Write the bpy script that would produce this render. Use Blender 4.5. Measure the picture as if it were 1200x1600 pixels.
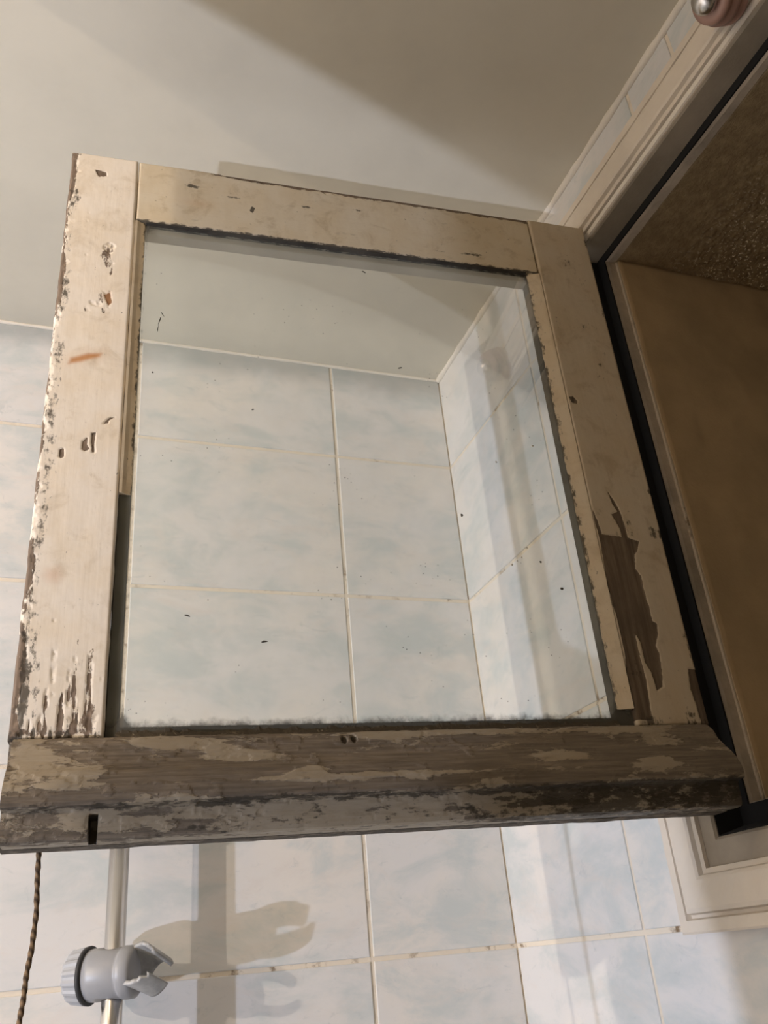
import bpy, bmesh, math
import numpy as np
from mathutils import Vector, Matrix

for o in list(bpy.data.objects):
    bpy.data.objects.remove(o, do_unlink=True)

SC = bpy.context.scene
COL = SC.collection
FZ = 1.50                      # height of the reference tile joint above the floor
CEIL = 0.936                   # ceiling above that joint

# ------------------------------------------------------------------ camera
cam = bpy.data.cameras.new('camera')
cam.sensor_fit = 'HORIZONTAL'
cam.sensor_width = 36.0
cam.lens = 1363.6 / 1200.0 * 36.0
cam.clip_start = 0.02
camo = bpy.data.objects.new('camera', cam)
COL.objects.link(camo)
RX = Vector((0.94231453, -0.32366211, -0.08535907))
RD = Vector((0.07695704, 0.45766216, -0.88578946))
RF = Vector((0.3257621, 0.82812329, 0.45616978))
camo.matrix_world = Matrix(((RX.x, -RD.x, -RF.x, -0.5998),
                            (RX.y, -RD.y, -RF.y, -1.1893),
                            (RX.z, -RD.z, -RF.z, -0.0036 + FZ),
                            (0, 0, 0, 1)))
SC.camera = camo

# ------------------------------------------------------------------ world, lamps, exposure
w = bpy.data.worlds.new('night')
SC.world = w
w.use_nodes = True
w.node_tree.nodes['Background'].inputs[0].default_value = (1.0, 0.80, 0.58, 1)
w.node_tree.nodes['Background'].inputs[1].default_value = 0.03


def lamp(name, loc, power, col, r):
    l = bpy.data.lights.new(name, 'POINT')
    l.energy = power
    l.color = col
    l.shadow_soft_size = r
    o = bpy.data.objects.new(name, l)
    o.location = (loc[0], loc[1], loc[2] + FZ)
    COL.objects.link(o)
    return o


lamp('cool_mirror_lamp', (-2.33, -1.16, -0.34), 84, (0.71, 0.79, 1.0), 0.014)
lamp('warm_wall_lamp', (-2.86, -1.60, 0.55), 84, (1.0, 0.83, 0.66), 0.011)
lamp('warm_side_fill', (-1.10, -0.90, 0.84), 3.6, (1.0, 0.76, 0.53), 0.10)  # added fill to brighten the casing, no such fitting known
lamp('warm_room_fill', (-0.72, -2.05, 0.10), 3.0, (1.0, 0.78, 0.55), 0.12)  # added fill at head height behind the viewer, not a ceiling fitting

SC.view_settings.view_transform = 'Standard'
SC.view_settings.look = 'None'
SC.view_settings.exposure = 0.28
SC.view_settings.gamma = 1.0
SC.view_settings.use_curve_mapping = False

# ------------------------------------------------------------------ small helpers


def link(name, mesh, m=None, parent=None):
    o = bpy.data.objects.new(name, mesh)
    COL.objects.link(o)
    if m is not None and len(mesh.materials) == 0:
        mesh.materials.append(m)
    if parent is not None:
        o.parent = parent
    return o


def pydata(name, v, f, m=None, parent=None, smooth=False):
    me = bpy.data.meshes.new(name)
    me.from_pydata([tuple(map(float, q)) for q in v], [], [tuple(map(int, q)) for q in f])
    me.update()
    bm = bmesh.new()
    bm.from_mesh(me)
    bmesh.ops.recalc_face_normals(bm, faces=bm.faces)
    bm.to_mesh(me)
    bm.free()
    if smooth:
        me.polygons.foreach_set('use_smooth', [True] * len(me.polygons))
    return link(name, me, m, parent)


def frombm(name, bm, m=None, parent=None, smooth=False):
    bmesh.ops.recalc_face_normals(bm, faces=bm.faces)
    me = bpy.data.meshes.new(name)
    bm.to_mesh(me)
    bm.free()
    if smooth:
        me.polygons.foreach_set('use_smooth', [True] * len(me.polygons))
    return link(name, me, m, parent)


def addbox(bm, x0, x1, y0, y1, z0, z1):
    r = bmesh.ops.create_cube(bm, size=1.0)
    for v in r['verts']:
        v.co = Vector((x0 + (v.co.x + .5) * (x1 - x0), y0 + (v.co.y + .5) * (y1 - y0), z0 + (v.co.z + .5) * (z1 - z0)))
    return r['verts']


def empty(name, loc, rz=0):
    o = bpy.data.objects.new(name, None)
    o.empty_display_size = 0.05
    COL.objects.link(o)
    o.location = loc
    o.rotation_euler = (0, 0, rz)
    return o


def tag(o, label=None, cat=None, group=None, kind=None):
    if label: o['label'] = label
    if cat: o['category'] = cat
    if group: o['group'] = group
    if kind: o['kind'] = kind
    return o


# value noise in numpy
def _hash(ix, iy, s):
    n = (ix.astype(np.int64) * 374761393 + iy.astype(np.int64) * 668265263 + s * 974711) & 0x7fffffff
    n = ((n ^ (n >> 13)) * 1274126177) & 0x7fffffff
    return ((n ^ (n >> 16)) & 0xffff) / 65535.0


def vnoise(x, y, s=0):
    x0 = np.floor(x); y0 = np.floor(y)
    fx = x - x0; fy = y - y0
    fx = fx * fx * (3 - 2 * fx); fy = fy * fy * (3 - 2 * fy)
    a = _hash(x0, y0, s); b = _hash(x0 + 1, y0, s); c = _hash(x0, y0 + 1, s); d = _hash(x0 + 1, y0 + 1, s)
    return (a * (1 - fx) + b * fx) * (1 - fy) + (c * (1 - fx) + d * fx) * fy


def fbm(x, y, s=0, o=4):
    r = 0; a = .5; t = 0
    for i in range(o):
        r = r + a * vnoise(x * 2 ** i, y * 2 ** i, s + i * 17); t += a; a *= .5
    return r / t


def sstep(a, b, x):
    t = np.clip((x - a) / (b - a), 0, 1)
    return t * t * (3 - 2 * t)


def poly_sdf(U, Z, poly):
    """signed distance, negative inside"""
    P = np.array(poly, float)
    d = np.full(U.shape, 1e9)
    ins = np.zeros(U.shape, bool)
    n = len(P)
    for i in range(n):
        a = P[i]; b = P[(i + 1) % n]
        ex, ey = b - a
        wx = U - a[0]; wy = Z - a[1]
        t = np.clip((wx * ex + wy * ey) / (ex * ex + ey * ey + 1e-12), 0, 1)
        d = np.minimum(d, np.hypot(wx - ex * t, wy - ey * t))
        c = ((a[1] > Z) != (b[1] > Z))
        with np.errstate(divide='ignore', invalid='ignore'):
            xi = (b[0] - a[0]) * (Z - a[1]) / (b[1] - a[1] + 1e-15) + a[0]
        ins ^= (c & (U < xi))
    return np.where(ins, -d, d)


# ------------------------------------------------------------------ materials
class NT:
    def __init__(s, name):
        s.m = bpy.data.materials.new(name)
        s.m.use_nodes = True
        s.t = s.m.node_tree
        s.t.nodes.clear()
        s.out = s.n('ShaderNodeOutputMaterial')

    def n(s, k, **kw):
        q = s.t.nodes.new(k)
        for a, b in kw.items():
            setattr(q, a, b)
        return q

    def l(s, a, b):
        s.t.links.new(a, b)

    def setin(s, node, key, v):
        if hasattr(v, 'is_linked') or isinstance(v, bpy.types.NodeSocket):
            s.l(v, node.inputs[key])
        else:
            node.inputs[key].default_value = v

    def coord(s, scale=(1, 1, 1), rnd=False):
        tc = s.n('ShaderNodeTexCoord')
        mp = s.n('ShaderNodeMapping')
        mp.inputs['Scale'].default_value = scale
        v = tc.outputs['Object']
        if rnd:
            oi = s.n('ShaderNodeObjectInfo')
            ml = s.n('ShaderNodeVectorMath', operation='SCALE')
            ml.inputs[0].default_value = (37.0, 53.0, 71.0)
            s.l(oi.outputs['Random'], ml.inputs['Scale'])
            ad = s.n('ShaderNodeVectorMath', operation='ADD')
            s.l(v, ad.inputs[0]); s.l(ml.outputs[0], ad.inputs[1])
            v = ad.outputs[0]
        s.l(v, mp.inputs['Vector'])
        return mp.outputs[0]

    def noise(s, vec, scale, detail=4, rough=.55, dist=0.0):
        q = s.n('ShaderNodeTexNoise')
        s.l(vec, q.inputs['Vector'])
        q.inputs['Scale'].default_value = scale
        q.inputs['Detail'].default_value = detail
        q.inputs['Roughness'].default_value = rough
        q.inputs['Distortion'].default_value = dist
        return q.outputs['Fac']

    def ramp(s, f, a, b, va=0.0, vb=1.0):
        q = s.n('ShaderNodeMapRange', interpolation_type='SMOOTHSTEP')
        s.setin(q, 'Value', f)
        q.inputs['From Min'].default_value = a; q.inputs['From Max'].default_value = b
        q.inputs['To Min'].default_value = va; q.inputs['To Max'].default_value = vb
        return q.outputs[0]

    def math(s, op, a, b=0.0, clamp=False):
        q = s.n('ShaderNodeMath', operation=op)
        q.use_clamp = clamp
        s.setin(q, 0, a); s.setin(q, 1, b)
        return q.outputs[0]

    def mix(s, f, a, b, mode='MIX'):
        q = s.n('ShaderNodeMix', data_type='RGBA', blend_type=mode)
        s.setin(q, 0, f)
        for k, v in ((6, a), (7, b)):
            if isinstance(v, tuple):
                q.inputs[k].default_value = (*v, 1) if len(v) == 3 else v
            else:
                s.l(v, q.inputs[k])
        return q.outputs[2]

    def attr(s, name):
        q = s.n('ShaderNodeAttribute')
        q.attribute_name = name
        return q.outputs['Fac']

    def bump(s, h, strength=.3, dist=.001):
        q = s.n('ShaderNodeBump')
        q.inputs['Strength'].default_value = strength
        q.inputs['Distance'].default_value = dist
        s.l(h, q.inputs['Height'])
        return q.outputs[0]

    def bsdf(s, col, rough=.5, normal=None, metal=0.0, spec=None):
        b = s.n('ShaderNodeBsdfPrincipled')
        if isinstance(col, tuple):
            b.inputs['Base Color'].default_value = (*col, 1)
        else:
            s.l(col, b.inputs['Base Color'])
        s.setin(b, 'Roughness', rough)
        b.inputs['Metallic'].default_value = metal
        if spec is not None:
            b.inputs['Specular IOR Level'].default_value = spec
        if normal is not None:
            s.l(normal, b.inputs['Normal'])
        s.l(b.outputs[0], s.out.inputs[0])
        return b


def mat_tile(top_shade=0):
    t = NT('marbled_tile_top_shade' if top_shade else 'marbled_tile')
    v = t.coord(rnd=True)
    v2 = t.coord((1.0, 1.0, 1.9), rnd=True)
    c1 = t.ramp(t.noise(v2, 9, 6, .62, .4), .42, .68)
    c2 = t.ramp(t.noise(v2, 13, 6, .65, .8), .50, .72)
    c3 = t.ramp(t.noise(v, 5.0, 4, .6), .42, .66)
    veins = t.ramp(t.noise(v2, 26, 8, .7, 1.5), .56, .74)
    c = t.mix(c3, (0.75, 0.74, 0.73), (0.79, 0.755, 0.71))
    c = t.mix(t.math('MULTIPLY', c1, .9), c, (0.585, 0.63, 0.63))
    c = t.mix(t.math('MULTIPLY', c2, .5), c, (0.73, 0.68, 0.64))
    c = t.mix(t.math('MULTIPLY', veins, .5), c, (0.49, 0.53, 0.54))
    if top_shade:  # soft shade under the ceiling, painted grey into the top tiles
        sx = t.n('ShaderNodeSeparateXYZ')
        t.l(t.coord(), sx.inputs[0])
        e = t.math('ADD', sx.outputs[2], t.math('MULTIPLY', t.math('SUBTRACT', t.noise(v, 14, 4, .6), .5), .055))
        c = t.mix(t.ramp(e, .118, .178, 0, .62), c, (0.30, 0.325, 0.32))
    t.bsdf(c, .34, spec=.35)
    return t.m


def mat_grout():
    t = NT('dirty_grout')
    v = t.coord()
    k = t.ramp(t.noise(v, 38, 5, .7), .52, .66)
    k2 = t.ramp(t.noise(v, 9, 3), .4, .62)
    c = t.mix(t.math('MULTIPLY', k, k2), (0.80, 0.72, 0.60), (0.24, 0.16, 0.09))
    t.bsdf(c, .9, t.bump(t.noise(v, 300, 3), .4, .001))
    return t.m


def mat_plain(name, col, rough=.85, var=.06, bump=.15, scale=40):
    t = NT(name)
    v = t.coord()
    f = t.noise(v, scale * .2, 5, .6)
    dk = tuple(x * (1 - var * 2) for x in col)
    c = t.mix(t.ramp(f, .3, .7), dk, col)
    t.bsdf(c, rough, t.bump(t.noise(v, scale * 6, 4), bump, .0006))
    return t.m


def mat_paint(name, paint, wood, base=0.0, grain_axis='z', dirtcol=(0.055, 0.045, 0.032), wear_scale=1.0, blotch=.35):
    """old oil paint over grey wood; wear / dirt / rust come from point attributes painted by the builder"""
    t = NT(name)
    sc = (1, 1, .35) if grain_axis == 'z' else (.35, 1, 1)
    gr = (1, 1, .05) if grain_axis == 'z' else (.05, 1, 1)
    v = t.coord(sc); g = t.coord(gr); v0 = t.coord()
    wear = t.attr('wear'); dirt = t.attr('dirt'); rust = t.attr('rust')
    edge = t.math('SUBTRACT', t.noise(v, 120 * wear_scale, 7, .68, .3), .5)
    fine = t.math('SUBTRACT', t.noise(v, 420, 4, .6), .5)
    e = t.math('ADD', t.math('MULTIPLY', edge, 1.05), t.math('MULTIPLY', fine, .25))
    m = t.ramp(t.math('ADD', t.math('ADD', wear, base), e), .47, .53)
    # paint
    p1 = t.ramp(t.noise(v0, 22, 5, .6), .35, .68)
    p = t.mix(t.math('MULTIPLY', p1, .5), paint, tuple(a * b for a, b in zip(paint, (.93, .86, .74))))
    p = t.mix(t.math('MULTIPLY', t.ramp(t.noise(v, 95, 5, .7), .60, .74), .35), p, (0.30, 0.24, 0.17))
    blot = t.ramp(t.noise(v0, 34, 6, .68, .5), .50, .70)
    p = t.mix(t.math('MULTIPLY', blot, blotch), p, tuple(a * b for a, b in zip(paint, (.62, .54, .42))))
    spk = t.math('MULTIPLY', t.ramp(t.noise(v0, 210, 4, .6), .66, .72), t.ramp(t.noise(v0, 26, 3), .46, .62))
    p = t.mix(t.math('MULTIPLY', spk, .8), p, dirtcol)
    # wood
    gn = t.noise(g, 260, 5, .65)
    wd = t.mix(t.ramp(gn, .3, .7), tuple(x * .52 for x in wood), wood)
    wd = t.mix(t.math('MULTIPLY', t.ramp(t.noise(v0, 30, 4), .45, .7), .5), wd, tuple(x * .55 for x in wood))
    c = t.mix(m, p, wd)
    dn = t.math('ADD', t.noise(v0, 70, 6, .7), t.math('MULTIPLY', fine, .5))
    dm = t.ramp(t.math('ADD', dirt, t.math('MULTIPLY', t.math('SUBTRACT', dn, .5), 1.3)), .40, .62)
    c = t.mix(t.math('MULTIPLY', dm, .88), c, dirtcol)
    c = t.mix(rust, c, (0.52, 0.20, 0.035))
    hgt = t.math('ADD', t.math('MULTIPLY', t.math('SUBTRACT', 1.0, m), .9), t.math('MULTIPLY', gn, .25))
    hgt = t.math('ADD', hgt, t.math('MULTIPLY', t.noise(v0, 60, 3), .18))
    rough = t.ramp(m, 0, 1, .50, .86)
    t.bsdf(c, rough, t.bump(hgt, .6, .0011), spec=.35)
    return t.m


def mat_glass():
    t = NT('hazy_window_glass')
    v = t.coord()
    tr = t.n('ShaderNodeBsdfTransparent'); tr.inputs[0].default_value = (.975, .985, .972, 1)
    gl = t.n('ShaderNodeBsdfGlossy'); gl.inputs['Roughness'].default_value = .03
    df = t.n('ShaderNodeBsdfDiffuse'); df.inputs[0].default_value = (.84, .88, .80, 1)
    fr = t.n('ShaderNodeFresnel'); fr.inputs[0].default_value = 1.45
    dn = t.ramp(t.noise(v, 11, 5, .6), .3, .75, .04, .10)
    edge = t.attr('dirt')
    sp = t.n('ShaderNodeTexVoronoi'); t.l(v, sp.inputs['Vector']); sp.inputs['Scale'].default_value = 120
    dots = t.ramp(sp.outputs['Distance'], .10, .05)
    dots = t.math('MULTIPLY', dots, t.ramp(t.noise(v, 16, 3), .55, .62))
    m1 = t.n('ShaderNodeMixShader'); t.l(dn, m1.inputs[0]); t.l(tr.outputs[0], m1.inputs[1]); t.l(df.outputs[0], m1.inputs[2])
    m2 = t.n('ShaderNodeMixShader'); t.l(t.math('MULTIPLY', fr.outputs[0], .35), m2.inputs[0]); t.l(m1.outputs[0], m2.inputs[1]); t.l(gl.outputs[0], m2.inputs[2])
    dd = t.n('ShaderNodeBsdfDiffuse'); dd.inputs[0].default_value = (.10, .095, .08, 1)
    m3 = t.n('ShaderNodeMixShader')
    en = t.math('ADD', edge, t.math('MULTIPLY', t.math('SUBTRACT', t.noise(v, 90, 6, .7), .5), .8))
    t.l(t.math('MAXIMUM', t.ramp(en, .35, .85, 0, .9), t.math('MULTIPLY', dots, .6)), m3.inputs[0]); t.l(m2.outputs[0], m3.inputs[1]); t.l(dd.outputs[0], m3.inputs[2])
    t.l(m3.outputs[0], t.out.inputs[0])
    return t.m


def mat_metal(name, col, rough):
    t = NT(name)
    v = t.coord()
    r = t.ramp(t.noise(v, 30, 3), .3, .7, rough * .9, rough * 1.1)
    t.bsdf(col, r, metal=1.0)
    return t.m


def mat_stucco():
    t = NT('rough_render')
    v = t.coord()
    c = t.mix(t.ramp(t.noise(v, 60, 6, .7), .35, .7), (0.30, 0.22, 0.125), (0.44, 0.33, 0.19))
    sp = t.math('MULTIPLY', t.ramp(t.noise(v, 260, 3, .6), .58, .64), t.attr('grit_glint'))
    c = t.mix(sp, c, (1.0, 0.90, 0.68))  # glints of lit bumps painted in as pale specks
    t.bsdf(c, .6, t.bump(t.noise(v, 260, 5, .7), .9, .002))
    return t.m


def mat_cord():
    t = NT('brown_twisted_cord')
    v = t.coord()
    w1 = t.n('ShaderNodeTexWave', wave_type='BANDS', bands_direction='DIAGONAL')
    t.l(v, w1.inputs['Vector']); w1.inputs['Scale'].default_value = 95; w1.inputs['Distortion'].default_value = 1.5
    c = t.mix(w1.outputs['Fac'], (0.05, 0.032, 0.018), (0.24, 0.16, 0.09))
    t.bsdf(c, .95)
    return t.m


PAINT = (0.86, 0.79, 0.69)
M = dict(
    tile=mat_tile(), tile_top_shaded=mat_tile(1), grout=mat_grout(),
    ceil=mat_plain('ceiling_paint', (0.74, 0.69, 0.57), .9, .04, .10, 30),
    plaster=mat_plain('wall_paint', (0.30, 0.285, 0.255), .9, .05, .1, 30),
    floor=mat_plain('floor_stone', (0.22, 0.20, 0.17), .5, .2, .1, 20),
    caulk=mat_plain('white_caulk', (0.86, 0.80, 0.70), .6, .05, .2, 60),
    stile=mat_paint('peeling_paint_upright', PAINT, (0.27, 0.20, 0.145), 0, 'z'),
    hinge=mat_paint('shaded_paint_upright', (0.60, 0.52, 0.40), (0.20, 0.15, 0.105), 0, 'z', blotch=.5),  # weaker light on the hinge stile put in as darker, yellower paint
    rail=mat_paint('peeling_paint_level', (0.68, 0.60, 0.46), (0.25, 0.185, 0.13), 0, 'x', blotch=.55),  # cream paint darkened in colour for the dimmer light on the rail
    bar=mat_paint('bare_weathered_wood', (0.34, 0.29, 0.22), (0.235, 0.19, 0.142), 0, 'x', wear_scale=.55),
    putty=mat_paint('old_putty', (0.74, 0.64, 0.49), (0.25, 0.20, 0.14), 0, 'z'),
    tonguel=mat_plain('grey_rebate_paint', (0.50, 0.47, 0.41), .9, .15, .4, 60),
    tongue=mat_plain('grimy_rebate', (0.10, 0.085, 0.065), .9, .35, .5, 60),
    casing=mat_plain('casing_paint', (0.82, 0.73, 0.61), .5, .07, .25, 40),
    framep=mat_plain('frame_paint', (0.42, 0.36, 0.28), .6, .15, .4, 50),
    stop=mat_plain('stop_paint', (0.62, 0.54, 0.44), .7, .25, .6, 60),
    grime_shade=mat_plain('black_grime_and_shade', (0.006, 0.006, 0.006), .95, .1, .1, 60),  # near-black colour holds the shadow of the gap as well as grime
    reveal=mat_plain('brown_render', (0.46, 0.34, 0.20), .85, .10, .35, 50),
    stucco=mat_stucco(), glass=mat_glass(),
    chrome=mat_metal('brushed_steel', (0.64, 0.62, 0.60), .24),
    plastic=mat_plain('grey_plastic', (0.36, 0.365, 0.38), .38, .08, .05, 40),
    plastic2=mat_plain('grey_plastic_knob', (0.42, 0.43, 0.45), .42, .06, .05, 40),
    dark=mat_plain('dark_hollow', (0.035, 0.035, 0.035), .6, .1, .1, 40),
    worn=mat_plain('worn_chrome_plastic', (0.50, 0.50, 0.49), .3, .35, .6, 60),
    pink=mat_plain('pink_varnish', (0.42, 0.25, 0.20), .38, .1, .1, 40),
    cord=mat_cord(),
)

# ------------------------------------------------------------------ room shell
ROOM = dict(x0=-2.2, y0=-2.6)


def shell(name, x0, x1, y0, y1, z0, z1, m):
    bm = bmesh.new()
    addbox(bm, x0, x1, y0, y1, z0 + FZ, z1 + FZ)
    return tag(frombm(name, bm, m), kind='structure')


T = .0016          # how far the grout lies behind the tile faces
wall_far = shell('wall_far', -3.3, 0.45, T, .15, -FZ, CEIL + .1, M['grout'])
ceiling = shell('ceiling', -3.3, 0.0, -2.7, 0.0, CEIL, CEIL + .1, M['ceil'])
floor = shell('floor', -3.3, 0.45, -2.7, 0.15, -FZ - .1, -FZ, M['floor'])
shell('wall_left', -3.3, -3.2, -2.7, T, -FZ, CEIL, M['plaster'])
shell('wall_back', -3.2, 0.45, -2.7, -2.6, -FZ, CEIL, M['plaster'])
# short partition to the left of the viewer: its edge cuts the two lamps off
shell('wall_partition', -1.256, -1.216, -2.6, -0.822, -FZ, CEIL, M['plaster'])

# window wall: inner layer with the frame opening, outer layer with the deep reveal
WY0, WY1, WZ0, WZ1 = -1.14, -0.436, 0.045, 0.826      # inner layer opening
OY0, OY1, OZ0, OZ1 = -1.11, -0.484, 0.088, 0.794      # outer reveal opening
bm = bmesh.new()
for (xa, xb, a0, a1, c0, c1) in ((T, .04, WY0, WY1, WZ0, WZ1), (.04, .45, OY0, OY1, OZ0, OZ1)):
    addbox(bm, xa, xb, -2.6, a0, 0, CEIL + FZ + .1)
    addbox(bm, xa, xb, a1, T, 0, CEIL + FZ + .1)
    addbox(bm, xa, xb, a0, a1, 0, c0 + FZ)
    addbox(bm, xa, xb, a0, a1, c1 + FZ, CEIL + FZ + .1)
wall_right = tag(frombm('wall_right', bm, M['grout']), kind='structure')


# ---- tiles: each one a bevelled slab of its own
_tile_cache = {}


def tile_mesh(poly, key, mk):
    """poly: outline in (a, b); slab from depth .006 to the face at 0, softened face edge"""
    if key in _tile_cache:
        return _tile_cache[key]
    bm = bmesh.new()
    base = [bm.verts.new((a, .0065, b)) for a, b in poly]
    top = [bm.verts.new((a, 0.0, b)) for a, b in poly]
    n = len(poly)
    ft = bm.faces.new(top)
    bm.faces.new(base[::-1])
    for i in range(n):
        bm.faces.new((base[i], base[(i + 1) % n], top[(i + 1) % n], top[i]))
    bmesh.ops.recalc_face_normals(bm, faces=bm.faces)
    bmesh.ops.bevel(bm, geom=list(ft.edges), offset=.0011, segments=2, profile=.5, affect='EDGES')
    me = bpy.data.meshes.new('tile')
    bm.to_mesh(me)
    bm.free()
    me.materials.append(M[mk])
    _tile_cache[key] = me
    return me


def put_tile(parent, wall, poly, i, mk='tile'):
    a0 = min(p[0] for p in poly); b0 = min(p[1] for p in poly)
    loc = [(round(p[0] - a0, 4), round(p[1] - b0, 4)) for p in poly]
    me = tile_mesh(loc, (wall, tuple(loc), mk), mk)
    o = bpy.data.objects.new('tile', me)
    COL.objects.link(o)
    o.parent = parent
    wob = (math.sin(i * 12.9898) * .0003)
    if wall == 'far':
        o.location = (a0, wob, b0 + FZ)
    else:                                  # local x runs along -Y on the window wall
        o.rotation_euler = (0, 0, -math.pi / 2)
        o.location = (wob, -a0, b0 + FZ)
    return o


G = .0027
ZR = [-1.5, -1.25, -1.0, -.75, -.5, -.25, 0.0, .25, .5, .75, CEIL + .001]
XC = [0.0, -.207, -.530, -.853, -1.176, -1.499, -1.822, -2.145, -2.468, -2.791, -3.114, -3.2]
i = 0
for r in range(len(ZR) - 1):
    for c in range(len(XC) - 1):
        x1, x0 = XC[c] - (G if c else .001), XC[c + 1] + G
        z0, z1 = ZR[r] + G, ZR[r + 1] - (G if r < len(ZR) - 2 else .0045)
        if x1 - x0 < .02: continue
        put_tile(wall_far, 'far', [(x0, z0), (x1, z0), (x1, z1), (x0, z1)], i, 'tile_top_shaded' if r == len(ZR) - 2 else 'tile')
        i += 1
YC = [0.0, .302, .630, .955, 1.28, 1.605, 1.93, 2.255, 2.58]
YT = [0.0, .302, .623, .705, 1.03, 1.355, 1.68, 2.005, 2.33, 2.58]
HY0, HY1, HZ0, HZ1 = .400, 1.170, 0.0, .858            # hidden behind the casing (a = -Y)
for r in range(len(ZR) - 1):
    cols = YT if r == len(ZR) - 2 else YC
    for c in range(len(cols) - 1):
        a0, a1 = cols[c] + (G if c else .001), cols[c + 1] - G
        z0, z1 = ZR[r] + G, ZR[r + 1] - (G if r < len(ZR) - 2 else .0045)
        inz = z1 > HZ0 + .01 and z0 < HZ1
        iny = a1 > HY0 and a0 < HY1
        poly = [(a0, z0), (a1, z0), (a1, z1), (a0, z1)]
        if inz and iny:
            topfree = z1 > HZ1
            if not topfree:
                if a0 < HY0: poly = [(a0, z0), (HY0, z0), (HY0, z1), (a0, z1)]
                elif a1 > HY1: poly = [(HY1, z0), (a1, z0), (a1, z1), (HY1, z1)]
                else: continue
            else:
                if a0 < HY0: poly = [(a0, z0), (HY0, z0), (HY0, HZ1), (a1, HZ1), (a1, z1), (a0, z1)]
                elif a1 > HY1: poly = [(a0, HZ1), (HY1, HZ1), (HY1, z0), (a1, z0), (a1, z1), (a0, z1)]
                else: poly = [(a0, HZ1), (a1, HZ1), (a1, z1), (a0, z1)]
        put_tile(wall_right, 'right', poly, i)
        i += 1


# ---- caulk beads where tiles meet the ceiling
def bead(name, p0, p1, r):
    p0 = Vector(p0); p1 = Vector(p1)
    d = (p1 - p0).normalized()
    up = Vector((0, 0, 1)); sd = d.cross(up)
    v = []; f = []
    N = 160; K = 8
    for i in range(N + 1):
        p = p0.lerp(p1, i / N)
        rr = r * (1 + .22 * math.sin(i * 1.7) * math.sin(i * .61 + 1))
        for k in range(K):
            a = 2 * math.pi * k / K
            v.append(p + sd * math.cos(a) * rr + up * math.sin(a) * rr)
    for i in range(N):
        for k in range(K):
            f.append((i * K + k, i * K + (k + 1) % K, (i + 1) * K + (k + 1) % K, (i + 1) * K + k))
    return tag(pydata(name, v, f, M['caulk'], None, True), kind='structure')


bead('trim_1', (-.0005, -.002, CEIL + FZ - .0015), (-.0005, -2.59, CEIL + FZ - .0015), .0056)
bead('trim_2', (-3.19, -.0005, CEIL + FZ - .0015), (-.002, -.0005, CEIL + FZ - .0015), .0030)

# ------------------------------------------------------------------ window frame and casing (setting)
win = empty('window_1', (0, -.785, FZ + .045))
tag(win, kind='structure')


def wpart(name, v, f, m, smooth=False):
    o = pydata(name, [(q[0], q[1] + .785, q[2] - .045) for q in v], f, m, win, smooth)
    return o


# casing: stepped moulding mitred round the opening.  (inset from the outer edge, X)
CP = [(0, .0005), (0, -.013), (.002, -.0145), (.012, -.0145), (.0135, -.0085), (.0165, -.0085), (.018, -.0165), (.022, -.018), (.046, -.018),
      (.049, -.0165), (.0505, -.012), (.055, -.011), (.0565, .0005)]
OUT = dict(f=-.386, n=-1.185, t=.873, b=-.006)


def ring_corner(w_, x, corner):
    y = OUT['f'] - w_ if 'f' in corner else OUT['n'] + w_
    z = OUT['t'] - w_ if 't' in corner else OUT['b'] + w_
    return (x, y, z)


for side, (ca, cb) in dict(a=('ft', 'nt'), b=('ft', 'fb'), c=('fb', 'nb'), d=('nt', 'nb')).items():
    v = []; f = []
    N = 60
    for (wd, x) in CP:
        A = Vector(ring_corner(wd, x, ca)); Bc = Vector(ring_corner(wd, x, cb))
        for i in range(N + 1):
            q = A.lerp(Bc, i / N)
            jit = .0005 * math.sin(i * 2.3 + wd * 400) * math.sin(i * .77 + wd * 90) if 0 < i < N else 0
            v.append((q.x + (jit if x < -.001 else 0), q.y, q.z))
    K = len(CP)
    for k in range(K - 1):
        for i in range(N):
            a = k * (N + 1) + i
            f.append((a, a + 1, a + N + 2, a + N + 1))
    f.append([k * (N + 1) for k in range(K)])
    f.append([k * (N + 1) + N for k in range(K)][::-1])
    wpart('casing', v, f, M['casing'])


def prism_ring(name, prof_f, m, sides='ftbn'):
    """prof: list of (inset, X) measured from the casing's inner edge; one prism per side"""
    for s, (ca, cb) in dict(t=('ft', 'nt'), f=('ft', 'fb'), b=('fb', 'nb'), n=('nt', 'nb')).items():
        if s not in sides: continue
        v = []; f = []
        N = 70
        K = len(prof_f)
        for k, (wd, x, rag) in enumerate(prof_f):
            ins = {'f': wd, 'n': wd, 't': wd, 'b': wd}
            A = Vector(inner_corner(wd, x, ca)); Bc = Vector(inner_corner(wd, x, cb))
            for i in range(N + 1):
                q = A.lerp(Bc, i / N)
                if rag and 0 < i < N:
                    j = rag * (vn1(i * .35 + k * 7.1) - .5) * 2
                    if s == 't' : q.z += j
                    elif s == 'b': q.z += j
                    elif s == 'f': q.y += j
                    else: q.y += j
                v.append(tuple(q))
        for k in range(K):
            for i in range(N):
                a = k * (N + 1) + i
                b = ((k + 1) % K) * (N + 1) + i
                f.append((a, a + 1, b + 1, b))
        f.append([k * (N + 1) for k in range(K)])
        f.append([k * (N + 1) + N for k in range(K)][::-1])
        wpart(name, v, f, m)


def vn1(x):
    return float(fbm(np.array([x]), np.array([3.3]), 5, 3)[0])


IN = dict(f=-.4415, n=-1.1295, t=.8175, b=.0495)


def inner_corner(w_, x, c):
    # the frame stands in further at the bottom and sides than at the head
    y = IN['f'] - w_ * 1.0 if 'f' in c else IN['n'] + w_ * 1.0
    z = IN['t'] - w_ * .70 if 't' in c else IN['b'] + w_ * 1.32
    return (x, y, z)


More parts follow.
